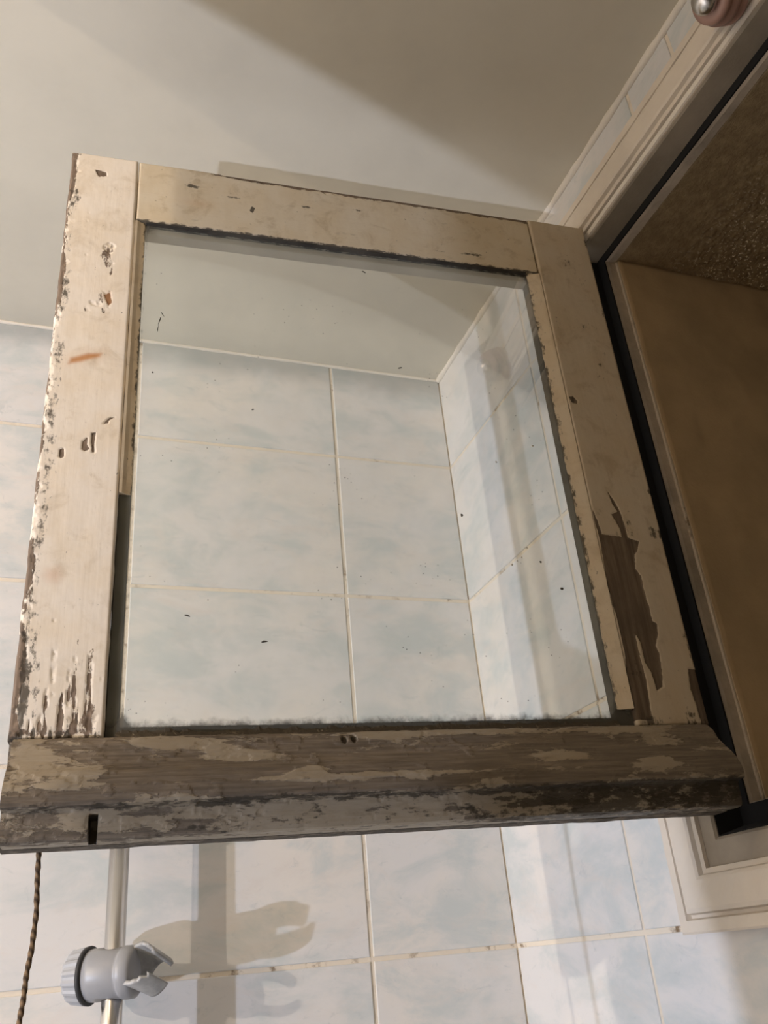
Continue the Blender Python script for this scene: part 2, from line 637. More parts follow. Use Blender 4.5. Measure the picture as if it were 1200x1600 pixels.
# frame member: flat face then rebate running outwards
prism_ring('frame_member', [(-.004, .0395, 0), (-.004, -.006, 0), (.001, -.007, 0), (.017, -.006, .0004), (.019, -.0035, .0006), (.0215, .012, .0003), (.0235, .024, 0), (.0235, .0395, 0)], M['framep'])
# black strip in the rebate: grime plus the gap's shadow, painted in
prism_ring('grime_shade', [(.0228, .0243, 0), (.0386, .0243, .0003), (.0386, .0262, .0003), (.0228, .0262, 0)], M['grime_shade'])
# outer stop with chipped paint edge
prism_ring('stop', [(.0236, .0264, 0), (.0388, .0264, .0006), (.0400, .0300, .0010), (.0398, .0400, .0016), (.0300, .0415, 0), (.0236, .0400, 0)], M['stop'])
# grime and gap shadow painted black along the hinge-side rebate
prism_ring('grime_shade', [(.0200, -.0030, 0), (.0252, .0240, 0), (.0228, .0242, 0), (.0180, -.0015, 0)], M['grime_shade'], 'fb')

# the thin light paint edge along the head of the frame
v = []; f = []
N = 140
for i in range(N + 1):
    y = -.447 - i / N * .68
    h = .0032 * (.55 + .9 * vn1(i * .4 + 3)); g = .0016 * (vn1(i * .5 + 40) - .5)
    v += [(-.0085, y, .8155 + g), (-.0085, y, .8105 - h * .5 + g), (-.0050, y, .8085 - h * .3 + g), (-.0040, y, .8150 + g)]
for i in range(N):
    for k in range(4):
        a = i * 4 + k; b = i * 4 + (k + 1) % 4
        f.append((a, b, b + 4, a + 4))
f.append((0, 1, 2, 3)); f.append((N * 4 + 3, N * 4 + 2, N * 4 + 1, N * 4))
wpart('paint_edge', v, f, M['caulk'])


# ---- reveal linings outside (rough soffit, smoother jamb), parts of the window wall
def lining(name, m, fn, NA, NB, grit_glint=None):
    A, B = np.meshgrid(np.linspace(0, 1, NA + 1), np.linspace(0, 1, NB + 1), indexing='ij')
    P = fn(A, B)
    v = np.stack([q.ravel() for q in P], 1)
    f = []
    for a in range(NA):
        for b in range(NB):
            k = a * (NB + 1) + b
            f.append((k, k + 1, k + NB + 2, k + NB + 1))
    me = bpy.data.meshes.new(name)
    me.from_pydata(v.tolist(), [], f)
    me.update()
    if grit_glint is not None:
        at = me.attributes.new('grit_glint', 'FLOAT', 'POINT')
        at.data.foreach_set('value', grit_glint(A, B).ravel().astype(np.float32))
    me.polygons.foreach_set('use_smooth', [True] * len(me.polygons))
    o = link(name, me, m, wall_right)
    so = o.modifiers.new('thickness', 'SOLIDIFY')
    so.thickness = .002
    so.offset = 0
    return o


def soffit(A, B):
    X = .041 + A * .40; Y = -1.108 + B * .622
    amt = sstep(.05, .35, A)
    h = (fbm(X * 160, Y * 160, 3, 4) - .5) * .0035 * (.25 + amt) + (fbm(X * 420, Y * 420, 9, 2) - .5) * .0032 * amt
    return X, Y, OZ1 - .0030 + h + FZ


def jambf(A, B):
    X = .041 + A * .40; Z = .091 + B * .700
    h = (fbm(X * 40, Z * 40, 13, 4) - .5) * .0028
    return X, OY1 - .0026 + h, Z + FZ


lining('soffit', M['stucco'], soffit, 230, 300, lambda A, B: sstep(.12, .42, A))
lining('jamb', M['reveal'], jambf, 60, 100)

# ------------------------------------------------------------------ the open sash
SZ = .090
sash = empty('window_sash', (-.020, -.504, FZ + SZ), math.pi - .065)
tag(sash, 'old wooden window sash with peeling cream paint, swung open into the room', 'window sash')


def panel(name, u0, u1, z0, z1, nf, nb, m, fields, step=.0012, r=.0022, relief=.0009, seed=0, rad=(0, 0, 0, 0)):
    """board whose front is a fine grid: eased edges, flaked relief, point attributes wear / dirt / rust"""
    nu = max(2, int((u1 - u0) / step)); nz = max(2, int((z1 - z0) / step))
    U, Z = np.meshgrid(np.linspace(u0, u1, nu + 1), np.linspace(z0, z1, nz + 1), indexing='ij')
    wear, dirt, rust = fields(U, Z)
    e = np.minimum.reduce([U - u0 + .00001, u1 - U + .00001, Z - z0 + .00001, z1 - Z + .00001])
    ro = np.where(e < r, r - np.sqrt(np.maximum(r * r - (r - np.minimum(e, r)) ** 2, 0)), 0)
    hn = (fbm(U * 90, Z * 45, seed + 3, 4) - .5)
    jag = fbm(U * 160, Z * 160, seed + 31, 3) - .5
    mask = sstep(.42, .58, wear + jag * .7)
    Nn = nf - ro - relief * mask + hn * .0005 + (fbm(U * 12, Z * 7, seed + 8, 2) - .5) * .0012
    Uw = U + (fbm(Z * 60, U * 0 + 1, seed + 5, 3) - .5) * .0014 * ((np.abs(U - u0) < 1e-6) | (np.abs(U - u1) < 1e-6))
    Zw = Z + (fbm(U * 60, Z * 0 + 1, seed + 6, 3) - .5) * .0012 * ((np.abs(Z - z0) < 1e-6) | (np.abs(Z - z1) < 1e-6))
    v = np.stack([Uw.ravel(), Nn.ravel(), Zw.ravel() - SZ], 1).tolist()
    K = nz + 1
    f = []
    for a in range(nu):
        for b in range(nz):
            k = a * K + b
            f.append((k, k + K, k + K + 1, k + 1))
    border = [a * K for a in range(nu + 1)] + [nu * K + b for b in range(1, nz + 1)] + \
             [a * K + nz for a in range(nu - 1, -1, -1)] + [b for b in range(nz - 1, 0, -1)]
    st = len(v)
    for q in border:
        v.append((v[q][0], nb, v[q][2]))
    L = len(border)
    for i in range(L):
        j = (i + 1) % L
        f.append((border[j], border[i], st + i, st + j))
    c0 = len(v)
    v.append(((u0 + u1) / 2, nb, (z0 + z1) / 2 - SZ))
    for i in range(L):
        f.append((st + (i + 1) % L, st + i, c0))
    me = bpy.data.meshes.new(name)
    me.from_pydata(v, [], f)
    me.update()
    for nm, arr in (('wear', wear), ('dirt', dirt), ('rust', rust)):
        at = me.attributes.new(nm, 'FLOAT', 'POINT')
        full = np.concatenate([arr.ravel(), arr.ravel()[border], [0.0]]).astype(np.float32)
        at.data.foreach_set('value', full)
    me.polygons.foreach_set('use_smooth', [True] * (nu * nz) + [False] * (len(f) - nu * nz))
    return link(name, me, m, sash)


def stamp(field, U, Z, poly, val, soft=.0016):
    return np.maximum(field, val * sstep(soft, -soft, poly_sdf(U, Z, poly)))


H_BARE = [(0.0731, 0.4066), (0.0682, 0.3714), (0.0571, 0.3705), (0.0378, 0.3686), (0.0259, 0.3649), (0.0297, 0.355), (0.0348, 0.3492), (0.038, 0.3328), (0.033, 0.3249), (0.0341, 0.3115), (0.0326, 0.2932), (0.0328, 0.2764), (0.028, 0.2727), (0.0308, 0.26), (0.0355, 0.25), (0.0334, 0.2426), (0.0354, 0.2279), (0.0383, 0.2087), (0.0458, 0.2052), (0.0478, 0.2231), (0.052, 0.2328), (0.0511, 0.2524), (0.0553, 0.2623), (0.0561, 0.2376), (0.0549, 0.216), (0.0585, 0.1765), (0.0801, 0.1768), (0.0771, 0.1997), (0.0715, 0.2449), (0.0719, 0.2771), (0.0738, 0.3157), (0.0717, 0.3616)]
H_CRACK = [(0.0503, 0.4254), (0.0471, 0.408), (0.0433, 0.3995), (0.0514, 0.3957), (0.0451, 0.3795), (0.045, 0.3682), (0.0378, 0.3686), (0.0396, 0.3969), (0.0435, 0.4111)]
H_LOW = [(0.0052, 0.2266), (-0.0043, 0.2254), (-0.0045, 0.2013), (-0.0045, 0.1847), (-0.0045, 0.1593), (0.0057, 0.164), (0.0063, 0.1895), (0.0083, 0.2061)]
H_CHIP = [(0.0711, 0.5446), (0.0658, 0.5458), (0.061, 0.5397), (0.0628, 0.5356), (0.069, 0.5373)]
F_RUST = [(0.6049, 0.5286), (0.603, 0.5361), (0.5877, 0.5434), (0.5749, 0.5449), (0.5764, 0.5405), (0.5942, 0.532)]
F_BARE1 = [(0.585, 0.6694), (0.5824, 0.6846), (0.5761, 0.6913), (0.5687, 0.687), (0.5711, 0.6717), (0.569, 0.6574), (0.5719, 0.6389), (0.5766, 0.6525), (0.581, 0.6609)]
F_BARE2 = [(0.5985, 0.5932), (0.5981, 0.6052), (0.5884, 0.6117), (0.5802, 0.6252), (0.5703, 0.6232), (0.5689, 0.6076), (0.5732, 0.5933), (0.591, 0.5942)]
F_WOOD2 = [(0.5778, 0.6185), (0.5711, 0.6241), (0.569, 0.6094), (0.5726, 0.6044)]
F_CHIPS = [[(0.5866, 0.4347), (0.5859, 0.443), (0.5815, 0.4489), (0.5818, 0.4398), (0.5787, 0.4353), (0.5833, 0.4326)],
           [(0.6053, 0.4251), (0.6051, 0.4332), (0.6014, 0.4347), (0.6003, 0.4254), (0.6028, 0.4236)],
           [(0.5698, 0.4637), (0.5634, 0.4716), (0.5584, 0.4721), (0.5641, 0.4679), (0.5649, 0.4641)],
           [(0.5775, 0.4318), (0.5789, 0.4532), (0.5747, 0.4547), (0.5753, 0.4427), (0.5746, 0.4321)],
           [(0.5972, 0.7938), (0.5846, 0.7924), (0.5842, 0.7863), (0.5924, 0.7837)]]
F_ORANGE = [(0.6073, 0.3084), (0.6052, 0.3135), (0.5957, 0.3158), (0.5934, 0.3078), (0.5964, 0.3026), (0.6035, 0.3035)]
F_BOTTOM = [(0.6254, 0.1716), (0.6251, 0.1834), (0.62, 0.1953), (0.6152, 0.1953), (0.6156, 0.1832), (0.6042, 0.1796), (0.5952, 0.1863), (0.5883, 0.181), (0.5754, 0.1825), (0.5667, 0.1999), (0.5585, 0.2016), (0.5555, 0.1927), (0.5549, 0.17)]
T_CHIP = [(0.4284, 0.7641), (0.4253, 0.7723), (0.4217, 0.7696), (0.4245, 0.7616)]
ZT, ZB = .8175, .171          # top of the sash, top of the weather bar
UF = .622


def f_free(U, Z):
    wear = .04 + .10 * fbm(U * 25, Z * 12, 2)
    dirt = .05 + 0 * U
    rust = 0 * U
    # outer edge flaked all the way down, worse in two stretches
    ed = np.exp(-((UF - U) / .0075) ** 2)
    wear = wear + ed * (.42 + .25 * vnoise(Z * 22, U * 0, 4)) * (.6 + .6 * vnoise(Z * 9, U * 0, 7))
    dirt = dirt + np.exp(-((UF - .007 - U) / .008) ** 2) * (.16 + .36 * vnoise(Z * 35, U * 80, 14))
    low = sstep(.34, .18, Z)
    wear = wear + low * .14 + low * .40 * sstep(.50, .72, fbm(U * 260, Z * 22, 21))
    dirt = dirt + low * .36 * sstep(.48, .70, fbm(U * 220, Z * 14, 25)) + sstep(.182, .172, Z) * .35
    wear = stamp(wear, U, Z, F_BOTTOM, .52, .006)
    dirt = np.maximum(dirt, .32 * sstep(.006, -.004, poly_sdf(U, Z, F_BOTTOM)))
    wear = stamp(wear, U, Z, F_BARE1, .46); wear = stamp(wear, U, Z, F_BARE2, .40)
    wear = stamp(wear, U, Z, F_WOOD2, .8); rust = stamp(rust, U, Z, F_WOOD2, .35)
    for q in F_CHIPS:
        wear = stamp(wear, U, Z, q, .85, .0012); dirt = stamp(dirt, U, Z, q, .30, .001)
    rust = stamp(rust, U, Z, F_RUST, .85, .003)
    rust = stamp(rust, U, Z, F_ORANGE, .30, .006)
    rust = np.maximum(rust, .10 * sstep(.012, 0, poly_sdf(U, Z, F_RUST)))
    # long paint crack beside the outer edge near the top
    cr = np.exp(-((U - (.5985 + .0012 * np.sin(Z * 90))) / .0007) ** 2) * sstep(.625, .64, Z) * sstep(.795, .785, Z)
    dirt = dirt + cr * .30; wear = wear + cr * .25
    return np.clip(wear, 0, 1.2), np.clip(dirt, 0, 1), np.clip(rust, 0, 1)


def f_hinge(U, Z):
    wear = .03 + .08 * fbm(U * 25, Z * 12, 42)
    dirt = .13 + 0 * U; rust = 0 * U
    wear = stamp(wear, U, Z, H_BARE, 1.0); wear = stamp(wear, U, Z, H_CRACK, .9)
    wear = stamp(wear, U, Z, H_LOW, .9); wear = stamp(wear, U, Z, H_CHIP, 1.0)
    dirt = stamp(dirt, U, Z, H_CHIP, .35)
    dirt = dirt + .30 * sstep(.58, .75, fbm(U * 60, Z * 40, 46)) + np.exp(-((U + .003) / .003) ** 2) * .15
    dirt = dirt + sstep(.20, .175, Z) * .12
    return np.clip(wear, 0, 1.2), np.clip(dirt, 0, 1), rust


def f_top(U, Z):
    wear = .04 + .10 * fbm(U * 14, Z * 25, 62)
    dirt = .14 + 0 * U; rust = 0 * U
    te = np.exp(-((ZT - Z) / .0075) ** 2) * sstep(.50, .44, U)
    wear = wear + te * .75 * sstep(.03, .08, U)
    dirt = dirt + te * .16 + np.exp(-((Z - .7285) / .0025) ** 2) * .45
    dirt = stamp(dirt, U, Z, T_CHIP, .9, .001)
    for (a, b, c) in ((.30, .79, .004), (.36, .783, .005), (.445, .782, .006), (.49, .79, .006), (.2, .742, .004), (.16, .744, .006), (.06, .775, .006)):
        dirt = dirt + .48 * np.exp(-((U - a) / (c * 2.2)) ** 2 - ((Z - b) / (c * .55)) ** 2)
    rust = np.maximum(rust, .16 * np.exp(-((U - .487) / .016) ** 2 - ((Z - .765) / .006) ** 2))
    return np.clip(wear, 0, 1.2), np.clip(dirt, 0, 1), rust


BK = -.024
tag(panel('stile', .5515, UF, ZB, ZT, 0, BK, M['stile'], f_free, .0011, .0030, seed=1), 'outer stile with flaking cream paint and an orange rust streak')
tag(panel('stile', -.0042, .0745, ZB, ZT, 0, BK, M['hinge'], f_hinge, .0011, .0035, seed=2), 'hinge stile with a long bare brown patch')
panel('top_rail', .0750, .5510, .7275, ZT - .0005, -.0006, BK, M['rail'], f_top, .0012, .0025, seed=3)


def f_dark(U, Z):
    return .9 + 0 * U, .45 + .2 * fbm(U * 30, Z * 60, 9), 0 * U


panel('bottom_rail', .0000, .6200, .0915, ZB - .0006, -.0012, BK, M['bar'], f_dark, .004, .002, seed=4)
# stepped tongue behind the glass on all four sides
for (a, b, c, d) in ((.5405, .5515, ZB, .7275), (.0745, .0885, ZB, .7275), (.0885, .5405, .7185, .7275), (.0885, .5405, ZB - .001, .1815)):
    bm = bmesh.new()
    addbox(bm, a, b, BK + .001, -.0092, c - SZ, d - SZ)
    bmesh.ops.bevel(bm, geom=[e for e in bm.edges], offset=.0008, segments=1, affect='EDGES')
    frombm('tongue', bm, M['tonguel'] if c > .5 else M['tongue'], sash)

# glass
NU, NZ = 120, 150
u0, u1, z0, z1 = .0755, .5505, .1720, .7265
U, Z = np.meshgrid(np.linspace(u0, u1, NU + 1), np.linspace(z0, z1, NZ + 1), indexing='ij')
vf = np.stack([U.ravel(), np.full(U.size, -.0055), Z.ravel() - SZ], 1)
vb = vf.copy(); vb[:, 1] = -.0085
K = NZ + 1
f = []
S = len(vf)
for a in range(NU):
    for b in range(NZ):
        k = a * K + b
        f.append((k, k + K, k + K + 1, k + 1))
        f.append((S + k, S + k + 1, S + k + K + 1, S + k + K))
bd = [a * K for a in range(NU + 1)] + [NU * K + b for b in range(1, NZ + 1)] + [a * K + NZ for a in range(NU - 1, -1, -1)] + [b for b in range(NZ - 1, 0, -1)]
for i in range(len(bd)):
    j = (i + 1) % len(bd)
    f.append((bd[j], bd[i], S + bd[i], S + bd[j]))
me = bpy.data.meshes.new('glass_pane')
me.from_pydata(np.concatenate([vf, vb]).tolist(), [], f)
at = me.attributes.new('dirt', 'FLOAT', 'POINT')
dt = .95 * np.exp(-((Z - .1720) / .0150) ** 2) + .42 * np.exp(-((Z - .7265) / .0110) ** 2) + .62 * np.exp(-((U - .088) / .006) ** 2) + .45 * np.exp(-((U - .5385) / .004) ** 2)
dt = np.concatenate([dt.ravel(), dt.ravel() * 0]).astype(np.float32)
at.data.foreach_set('value', dt)
link('glass_pane', me, M['glass'], sash)


# dried flecks and drops stuck on the pane
for q, (a, b, rw, rh, ang, mm) in enumerate(((.5214, .598, .0006, .0060, .25, 'fleck'), (.5191, .6060, .0006, .0035, -.5, 'fleck'), (.5232, .5860, .0006, .0045, .1, 'fleck'), (.4228, .2530, .0034, .0010, -.2, 'fleck'), (.4889, .2764, .0024, .0008, .3, 'fleck'),
        (.1235, .3107, .0016, .0016, 0, 'fleck'), (.1413, .3395, .0013, .0013, 0, 'fleck'), (.2194, .3884, .0020, .0018, .5, 'fleck'), (.4282, .4966, .0022, .0008, -.4, 'fleck'), (.5267, .5314, .0012, .0010, 0, 'fleck'), (.2982, .6985, .0024, .0009, .5, 'fleck'),
        (.2674, .5662, .0022, .0008, -.3, 'fleck'), (.1735, .3355, .0014, .0014, 0, 'drop'), (.1672, .3400, .0012, .0012, 0, 'drop'), (.1617, .3437, .0013, .0013, 0, 'drop'), (.1542, .3546, .0012, .0012, 0, 'drop'), (.1724, .4540, .0013, .0013, 0, 'drop'), (.1259, .4778, .0012, .0012, 0, 'drop'))):
    bm = bmesh.new()
    bmesh.ops.create_icosphere(bm, subdivisions=1, radius=1.0)
    for vv in bm.verts:
        x_, y_, z_ = vv.co
        k_ = 1 + .35 * math.sin(7 * x_ + 5 * z_ + q)
        vv.co = Vector((a + (x_ * math.cos(ang) * rw - z_ * math.sin(ang) * rh) * k_, -.0054 + y_ * .0005, b - SZ + (x_ * math.sin(ang) * rw + z_ * math.cos(ang) * rh) * k_))
    frombm(mm, bm, M['tongue'] if mm == 'fleck' else M['caulk'], sash, True)

# putty fillets: a wedge from the wood face down to the glass, with a broken edge
def putty(name, a, b, side, m, w_=.0165, rag=.0012, seed=0, wear=.06, dirt=.06):
    """side l/r: runs in z from a to b; side t/b: runs in u"""
    N = int(abs(b - a) / .0016)
    v = []; f = []; wr = []; dr = []
    for i in range(N + 1):
        t = a + (b - a) * i / N
        j = rag * (vn1(i * .30 + seed * 13) - .5) * 2.2
        h = .0008 * (vn1(i * .22 + seed * 29) - .5)
        if side in 'lr':
            o0, s = (.5513, -1) if side == 'l' else (.0747, 1)
            pts = [(o0, -.0054), (o0, -.0004 + h), (o0 + s * .0025, -.0010 + h), (o0 + s * (w_ * .55), -.0030 + h), (o0 + s * (w_ + j), -.0050), (o0 + s * (w_ + j), -.0054)]
            for (uu, nn) in pts: v.append((uu, nn, t - SZ))
        else:
            o0, s = (.7272, -1) if side == 't' else (.1712, 1)
            pts = [(o0, -.0054), (o0, -.0006 + h), (o0 + s * .001, -.0016 + h), (o0 + s * (w_ * .55), -.0034 + h), (o0 + s * (w_ + j), -.0050), (o0 + s * (w_ + j), -.0054)]
            for (zz, nn) in pts: v.append((t, nn, zz - SZ))
        for k in range(6):
            wr.append(wear + .12 * vn1(i * .15 + seed)); dr.append(dirt + (.42 if k >= 4 else 0) + .10 * vn1(i * .2 + k))
    for i in range(N):
        for k in range(6):
            p = i * 6 + k; q = i * 6 + (k + 1) % 6
            f.append((p, q, q + 6, p + 6))
    f.append(tuple(range(6))); f.append(tuple(range(N * 6 + 5, N * 6 - 1, -1)))
    o = pydata(name, v, f, m, sash)
    for nm, arr in (('wear', wr), ('dirt', dr), ('rust', [0] * len(wr))):
        at = o.data.attributes.new(nm, 'FLOAT', 'POINT')
        at.data.foreach_set('value', np.array(arr, np.float32))
    return o


putty('putty', .392, .7272, 'l', M['putty'], .0105, .0010, 1)
putty('putty', .188, .7272, 'r', M['putty'], .0155, .0010, 2)
putty('putty', .0920, .5400, 't', M['tongue'], .0020, .0012, 3, .1, .55)
tag(putty('putty', .0920, .5430, 'b', M['putty'], .0060, .0035, 4, .6, .62), 'blackened remains of putty')


# weather bar: moulded drip rail across the foot of the sash
PR = [(0, .1712), (.003, .1708), (.008, .1685), (.0125, .1630), (.0165, .1560), (.0215, .1490), (.0270, .1435), (.0325, .1385), (.0370, .1325), (.0400, .1265), (.0415, .1210), (.0415, .1165),
      (.0400, .1140), (.0355, .1130), (.0315, .1128), (.0300, .1118), (.0295, .1080), (.0290, .1040), (.0288, .0990), (.0280, .0955), (.0262, .0925), (.0230, .0915), (.0, .0915)]
prof = []
for a, b in zip(PR[:-1], PR[1:]):
    L = math.hypot(b[0] - a[0], b[1] - a[1])
    n = max(1, int(L / .0012)) if a[0] > .02 or a[1] > .12 else 3
    for i in range(n):
        prof.append((a[0] + (b[0] - a[0]) * i / n, a[1] + (b[1] - a[1]) * i / n))
prof.append(PR[-1])
prof = np.array(prof)
cum = np.concatenate([[0], np.cumsum(np.hypot(np.diff(prof[:, 0]), np.diff(prof[:, 1])))])
tn = np.gradient(prof, axis=0); tn /= np.linalg.norm(tn, axis=1)[:, None] + 1e-9
nr = np.stack([-tn[:, 1], tn[:, 0]], 1)
if nr[len(nr) // 3, 0] < 0: nr = -nr
NU = 520
uu = np.linspace(.0050, .6170, NU + 1)
Uu, Ss = np.meshgrid(uu, cum, indexing='ij')
PN = np.broadcast_to(prof[:, 0], Uu.shape).copy(); PZ = np.broadcast_to(prof[:, 1], Uu.shape).copy()
top = sstep(.112, .118, PZ)
wearb = .585 + .28 * (fbm(Uu * 16, Ss * 55, 71, 4) - .5) * 2
under = 1 - top
wearb = wearb - under * .16
for (a, b, c, e, k) in ((.50, .165, .022, .006, -.55), (.395, .133, .012, .006, -.6), (.085, .131, .018, .006, -.55), (.17, .139, .030, .006, -.45), (.44, .150, .025, .006, -.3),
                        (.60, .150, .010, .012, -.5), (.57, .140, .03, .004, -.35), (.25, .168, .05, .003, -.45), (.12, .166, .05, .004, -.40), (.33, .167, .02, .004, -.4), (.35, .128, .25, .0022, -.3),
                        (.30, .140, .09, .008, .3), (.10, .140, .03, .006, .25), (.50, .135, .05, .008, .3)):
    wearb = wearb + k * np.exp(-((Uu - a) / c) ** 2 - ((PZ - b) / e) ** 2) * top
dirtb = .10 + .20 * (fbm(Uu * 9, Ss * 40, 77, 3)) + .25 * np.exp(-((PZ - .1128) / .0018) ** 2)
dirtb = dirtb + under * (.04 + .34 * sstep(.45, .75, fbm(Uu * 60, Ss * 200, 81, 3))) * (1 - .3 * sstep(.2, .4, Uu)) + under * .3 * sstep(.28, .15, Uu)
# two dark nail holes
holes = np.zeros_like(Uu)
for (a, b) in ((.3605, .1628), (.3520, .1635)):
    holes += np.exp(-(((Uu - a) / .0022) ** 2 + ((PZ - b) / .0034) ** 2) ** 2) * top
dirtb = dirtb + holes
jag = fbm(Uu * 90, Ss * 120, 91, 4) - .5
mask = sstep(.40, .60, wearb + jag * .9)
dsp = -.0006 * mask + (fbm(Uu * 60, Ss * 220, 95, 4) - .5) * .0011 - .0035 * holes + (fbm(Uu * 5, Ss * 0, 99, 2) - .5) * .002 * top
dsp = dsp * sstep(0, .002, Ss) * sstep(cum[-1], cum[-1] - .01, Ss)
PN = PN + nr[:, 0] * dsp; PZ = PZ + nr[:, 1] * dsp
# saw cut beside the foot of the outer stile, under the lip
cut = sstep(.0032, .0020, np.abs(Uu - .5545)) * (Ss > cum[np.argmin(np.abs(prof[:, 1] - .1128) + np.abs(prof[:, 0] - .0315))]) * (prof[:, 1] < .1085)
PN = np.where(cut > .5, np.minimum(PN, .0030), PN)
dirtb = dirtb + cut
v = np.stack([Uu.ravel(), PN.ravel(), PZ.ravel() - SZ], 1).tolist()
K = len(cum)
f = []
for a in range(NU):
    for b in range(K - 1):
        k = a * K + b
        f.append((k, k + 1, k + K + 1, k + K))
f.append(tuple(range(K - 1, -1, -1))); f.append(tuple(NU * K + b for b in range(K)))
for a in range(NU):
    f.append((a * K, (a + 1) * K, (a + 1) * K + K - 1, a * K + K - 1))
me = bpy.data.meshes.new('weather_bar')
me.from_pydata(v, [], f)
bm = bmesh.new(); bm.from_mesh(me)
bmesh.ops.recalc_face_normals(bm, faces=bm.faces)
bm.to_mesh(me); bm.free()
for nm, arr in (('wear', wearb), ('dirt', dirtb), ('rust', dirtb * 0)):
    at = me.attributes.new(nm, 'FLOAT', 'POINT')
    at.data.foreach_set('value', np.clip(arr, 0, 1.3).ravel().astype(np.float32))
tag(link('weather_bar', me, M['bar'], sash), 'moulded weather bar, mostly bare grey-brown wood')

# ------------------------------------------------------------------ shower rail on the far wall


def tube(bm, pts, r, K=20, cap=True):
    pts = [Vector(p) for p in pts]
    rings = []
    for i, p in enumerate(pts):
        d = (pts[min(i + 1, len(pts) - 1)] - pts[max(i - 1, 0)]).normalized()
        a = d.orthogonal().normalized() if abs(d.z) < .9 else Vector((1, 0, 0))
        a = (a - d * a.dot(d)).normalized()
        b = d.cross(a)
        rr = r[i] if isinstance(r, (list, tuple)) else r
        rings.append([bm.verts.new(p + (a * math.cos(2 * math.pi * k / K) + b * math.sin(2 * math.pi * k / K)) * rr) for k in range(K)])
    for A, Bq in zip(rings[:-1], rings[1:]):
        for k in range(K):
            bm.faces.new((A[k], A[(k + 1) % K], Bq[(k + 1) % K], Bq[k]))
    if cap:
        bm.faces.new(rings[0][::-1]); bm.faces.new(rings[-1])
    return rings


RXP, RYP = -.5290, -.075
rail = empty('shower_rail', (RXP, RYP, FZ - .50))
tag(rail, 'vertical brushed steel shower rail with a broken grey slider, on the tiled wall', 'shower rail')
bm = bmesh.new()
tube(bm, [(0, 0, 0), (0, 0, .69)], .0112, 32)
frombm('pole', bm, M['chrome'], rail, True)
for zz in (.008, .682):
    bm = bmesh.new()
    tube(bm, [(0, .0735, zz), (0, .069, zz), (0, .068, zz), (0, .012, zz), (0, -.010, zz), (0, -.014, zz)], [.024, .024, .017, .0150, .0165, .012], 24)
    frombm('wall_mount', bm, M['plastic'], rail, True)


# the slider: fluted knob, body round the pole, broken hand-shower cradle
ZC = .032
SLM = Matrix.Translation((0, 0, .478)) @ Matrix.Rotation(math.radians(-30), 4, 'Z')



def lathe_x(name, prof, m, K=48, flute=0, fl=0.0, smooth=True, parent=None, cap=True):
    """profile (x, r) turned about the local x axis at height ZC"""
    v = []; f = []
    for (x, r) in prof:
        for k in range(K):
            a = 2 * math.pi * k / K
            rr = r * (1 + (fl * (1 if (k // 2) % 2 else 0) if flute else 0))
            v.append((x * (1.16 if x > 0 else .90), math.cos(a) * rr, ZC + math.sin(a) * rr))
    n = len(prof)
    for i in range(n - 1):
        for k in range(K):
            f.append((i * K + k, i * K + (k + 1) % K, (i + 1) * K + (k + 1) % K, (i + 1) * K + k))
    if cap:
        f.append(tuple(range(K))[::-1]); f.append(tuple((n - 1) * K + k for k in range(K)))
    return pydata(name, v, f, m, parent, smooth)


body = lathe_x('body', [(-.030, .022), (-.029, .0262), (-.020, .0265), (.0085, .0262), (.0100, .0252), (.0115, .0262), (.0130, .0264), (.021, .0260), (.024, .022)], M['plastic'], 56)
body.name = 'slider_bracket'
tag(body, 'broken grey plastic slider bracket')
# hole for the pole
bm = bmesh.new()
bmesh.ops.create_cone(bm, cap_ends=True, segments=40, radius1=.0117, radius2=.0117, depth=.2, matrix=Matrix.Translation((0, 0, ZC)))
cut_o = frombm('cutter', bm, None)
bo = body.modifiers.new('hole', 'BOOLEAN')
bo.operation = 'DIFFERENCE'
bo.object = cut_o
bpy.context.view_layer.update()
nm_ = bpy.data.meshes.new_from_object(body.evaluated_get(bpy.context.evaluated_depsgraph_get()))
body.modifiers.clear()
body.data = nm_
bpy.data.objects.remove(cut_o, do_unlink=True)
body.parent = rail
body.matrix_local = SLM
lathe_x('knob', [(-.0545, .016), (-.0540, .0235), (-.0510, .0255), (-.0360, .0275), (-.0335, .0275), (-.0325, .020)], M['plastic2'], 64, 16, .055, False, body)
lathe_x('ring', [(-.0335, .0262), (-.0335, .0292), (-.0300, .0296), (-.0290, .0285), (-.0288, .0255)], M['dark'], 56, parent=body)
# cradle: an open cone clip whose axis leans out towards the room; front wall broken away
v = []; f = []
NA, NH = 64, 14
ax = Vector((-.45, -.80, .42)).normalized()
e1 = ax.cross(Vector((0, 0, 1))).normalized(); e2 = ax.cross(e1)
cc = Vector((.0400, -.004, ZC + .001))
rng = np.random.RandomState(4)
cradle_v = []
gap0, gap1 = math.radians(-30), math.radians(30)
away = Vector((.90, -.40, .10))
base_ang = math.atan2(away.dot(e2), away.dot(e1))
idx = {}
for a in range(NA + 1):
    th = base_ang + gap1 + (2 * math.pi - (gap1 - gap0)) * a / NA
    top_ = .019 + .004 * math.sin(a * 1.3) * math.exp(-min(a, NA - a) / 5) - .013 * math.exp(-min(a, NA - a) / 6.0) + .0012 * (vn1(a * .8) - .5)
    for h in range(NH + 1):
        t = h / NH
        hh = -.020 + (top_ + .020) * t
        for s_, rr in enumerate((.0205 + .0022 * t, .0160 + .0024 * t)):
            p = cc + ax * hh + (e1 * math.cos(th) + e2 * math.sin(th)) * rr
            idx[(a, h, s_)] = len(v); v.append(p)
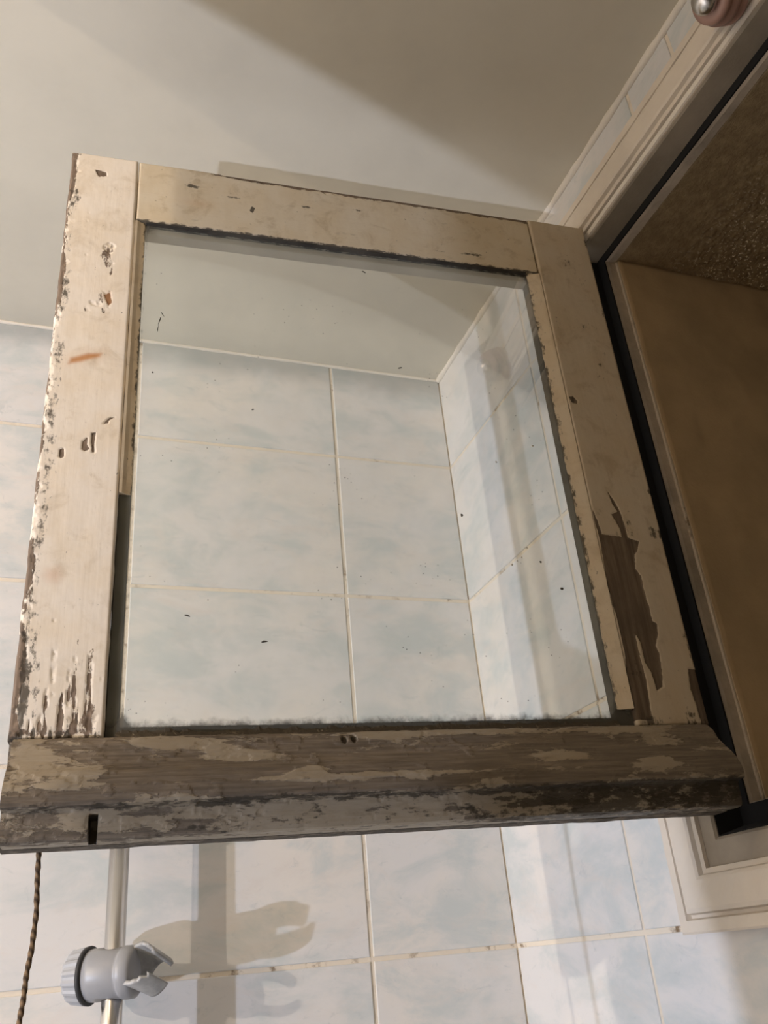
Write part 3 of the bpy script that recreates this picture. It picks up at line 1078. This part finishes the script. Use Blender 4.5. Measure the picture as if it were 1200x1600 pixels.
for a in range(NA):
    for h in range(NH):
        f.append((idx[a, h, 0], idx[a + 1, h, 0], idx[a + 1, h + 1, 0], idx[a, h + 1, 0]))
        f.append((idx[a, h, 1], idx[a, h + 1, 1], idx[a + 1, h + 1, 1], idx[a + 1, h, 1]))
    f.append((idx[a, 0, 0], idx[a, 0, 1], idx[a + 1, 0, 1], idx[a + 1, 0, 0]))
    f.append((idx[a, NH, 0], idx[a + 1, NH, 0], idx[a + 1, NH, 1], idx[a, NH, 1]))
for a in (0, NA):
    for h in range(NH):
        f.append((idx[a, h, 0], idx[a, h + 1, 0], idx[a, h + 1, 1], idx[a, h, 1]))
pydata('cradle', v, f, M['worn'], body, True)

# ------------------------------------------------------------------ cord hanging from the sash
CL = [(-.610, .118), (-.610, .0935), (-.6095, .075), (-.608, .05), (-.609, .026), (-.611, .010), (-.6115, -.005), (-.613, -.02), (-.6150, -.045), (-.6160, -.09), (-.6150, -.15), (-.6155, -.24)]
bm = bmesh.new()
pts = []
for (a, b), (c, d) in zip(CL[:-1], CL[1:]):
    for k in range(6):
        t = k / 6
        pts.append(Vector((a + (c - a) * t + .0610 * 10 - .0 * t, 0, b + (d - b) * t + .24)))
pts.append(Vector((CL[-1][0] + .610, 0, 0)))
for p in pts: pass
rr = [.0019 * (1 + .16 * math.sin(i * 2.1)) for i in range(len(pts))]
tube(bm, pts, rr, 10)
cordo = frombm('hanging_cord', bm, M['cord'], None, True)
cordo.location = (-.6110, -.4360, FZ - .24)
tag(cordo, 'thin brown twisted cord hanging behind the foot of the sash', 'cord')

# ------------------------------------------------------------------ pink ribbed knob at the head of the casing
kn = empty('curtain_rod_knob', (-.018, -.808, FZ + .838))
tag(kn, 'pinkish ribbed knob at the top of the window casing', 'knob')
ax = Vector((-.80, .10, -.36)).normalized()
e1 = ax.orthogonal().normalized(); e2 = ax.cross(e1)


def turned(name, prof, m):
    v = []; f = []
    K = 40
    for (h, r) in prof:
        for k in range(K):
            a = 2 * math.pi * k / K
            v.append(ax * h + (e1 * math.cos(a) + e2 * math.sin(a)) * r)
    for i in range(len(prof) - 1):
        for k in range(K):
            f.append((i * K + k, i * K + (k + 1) % K, (i + 1) * K + (k + 1) % K, (i + 1) * K + k))
    f.append(tuple(range(K))[::-1]); f.append(tuple((len(prof) - 1) * K + k for k in range(K)))
    return pydata(name, v, f, m, kn, True)


turned('ribbed_collar', [(.001, .024), (.004, .027), (.008, .027), (.010, .0235), (.012, .0235), (.015, .0265), (.019, .0265), (.021, .022), (.023, .022), (.026, .0245), (.030, .0235), (.032, .018)], M['pink'])
turned('tip', [(.031, .011), (.034, .014), (.039, .0145), (.043, .012), (.0455, .007), (.046, .001)], M['chrome'])
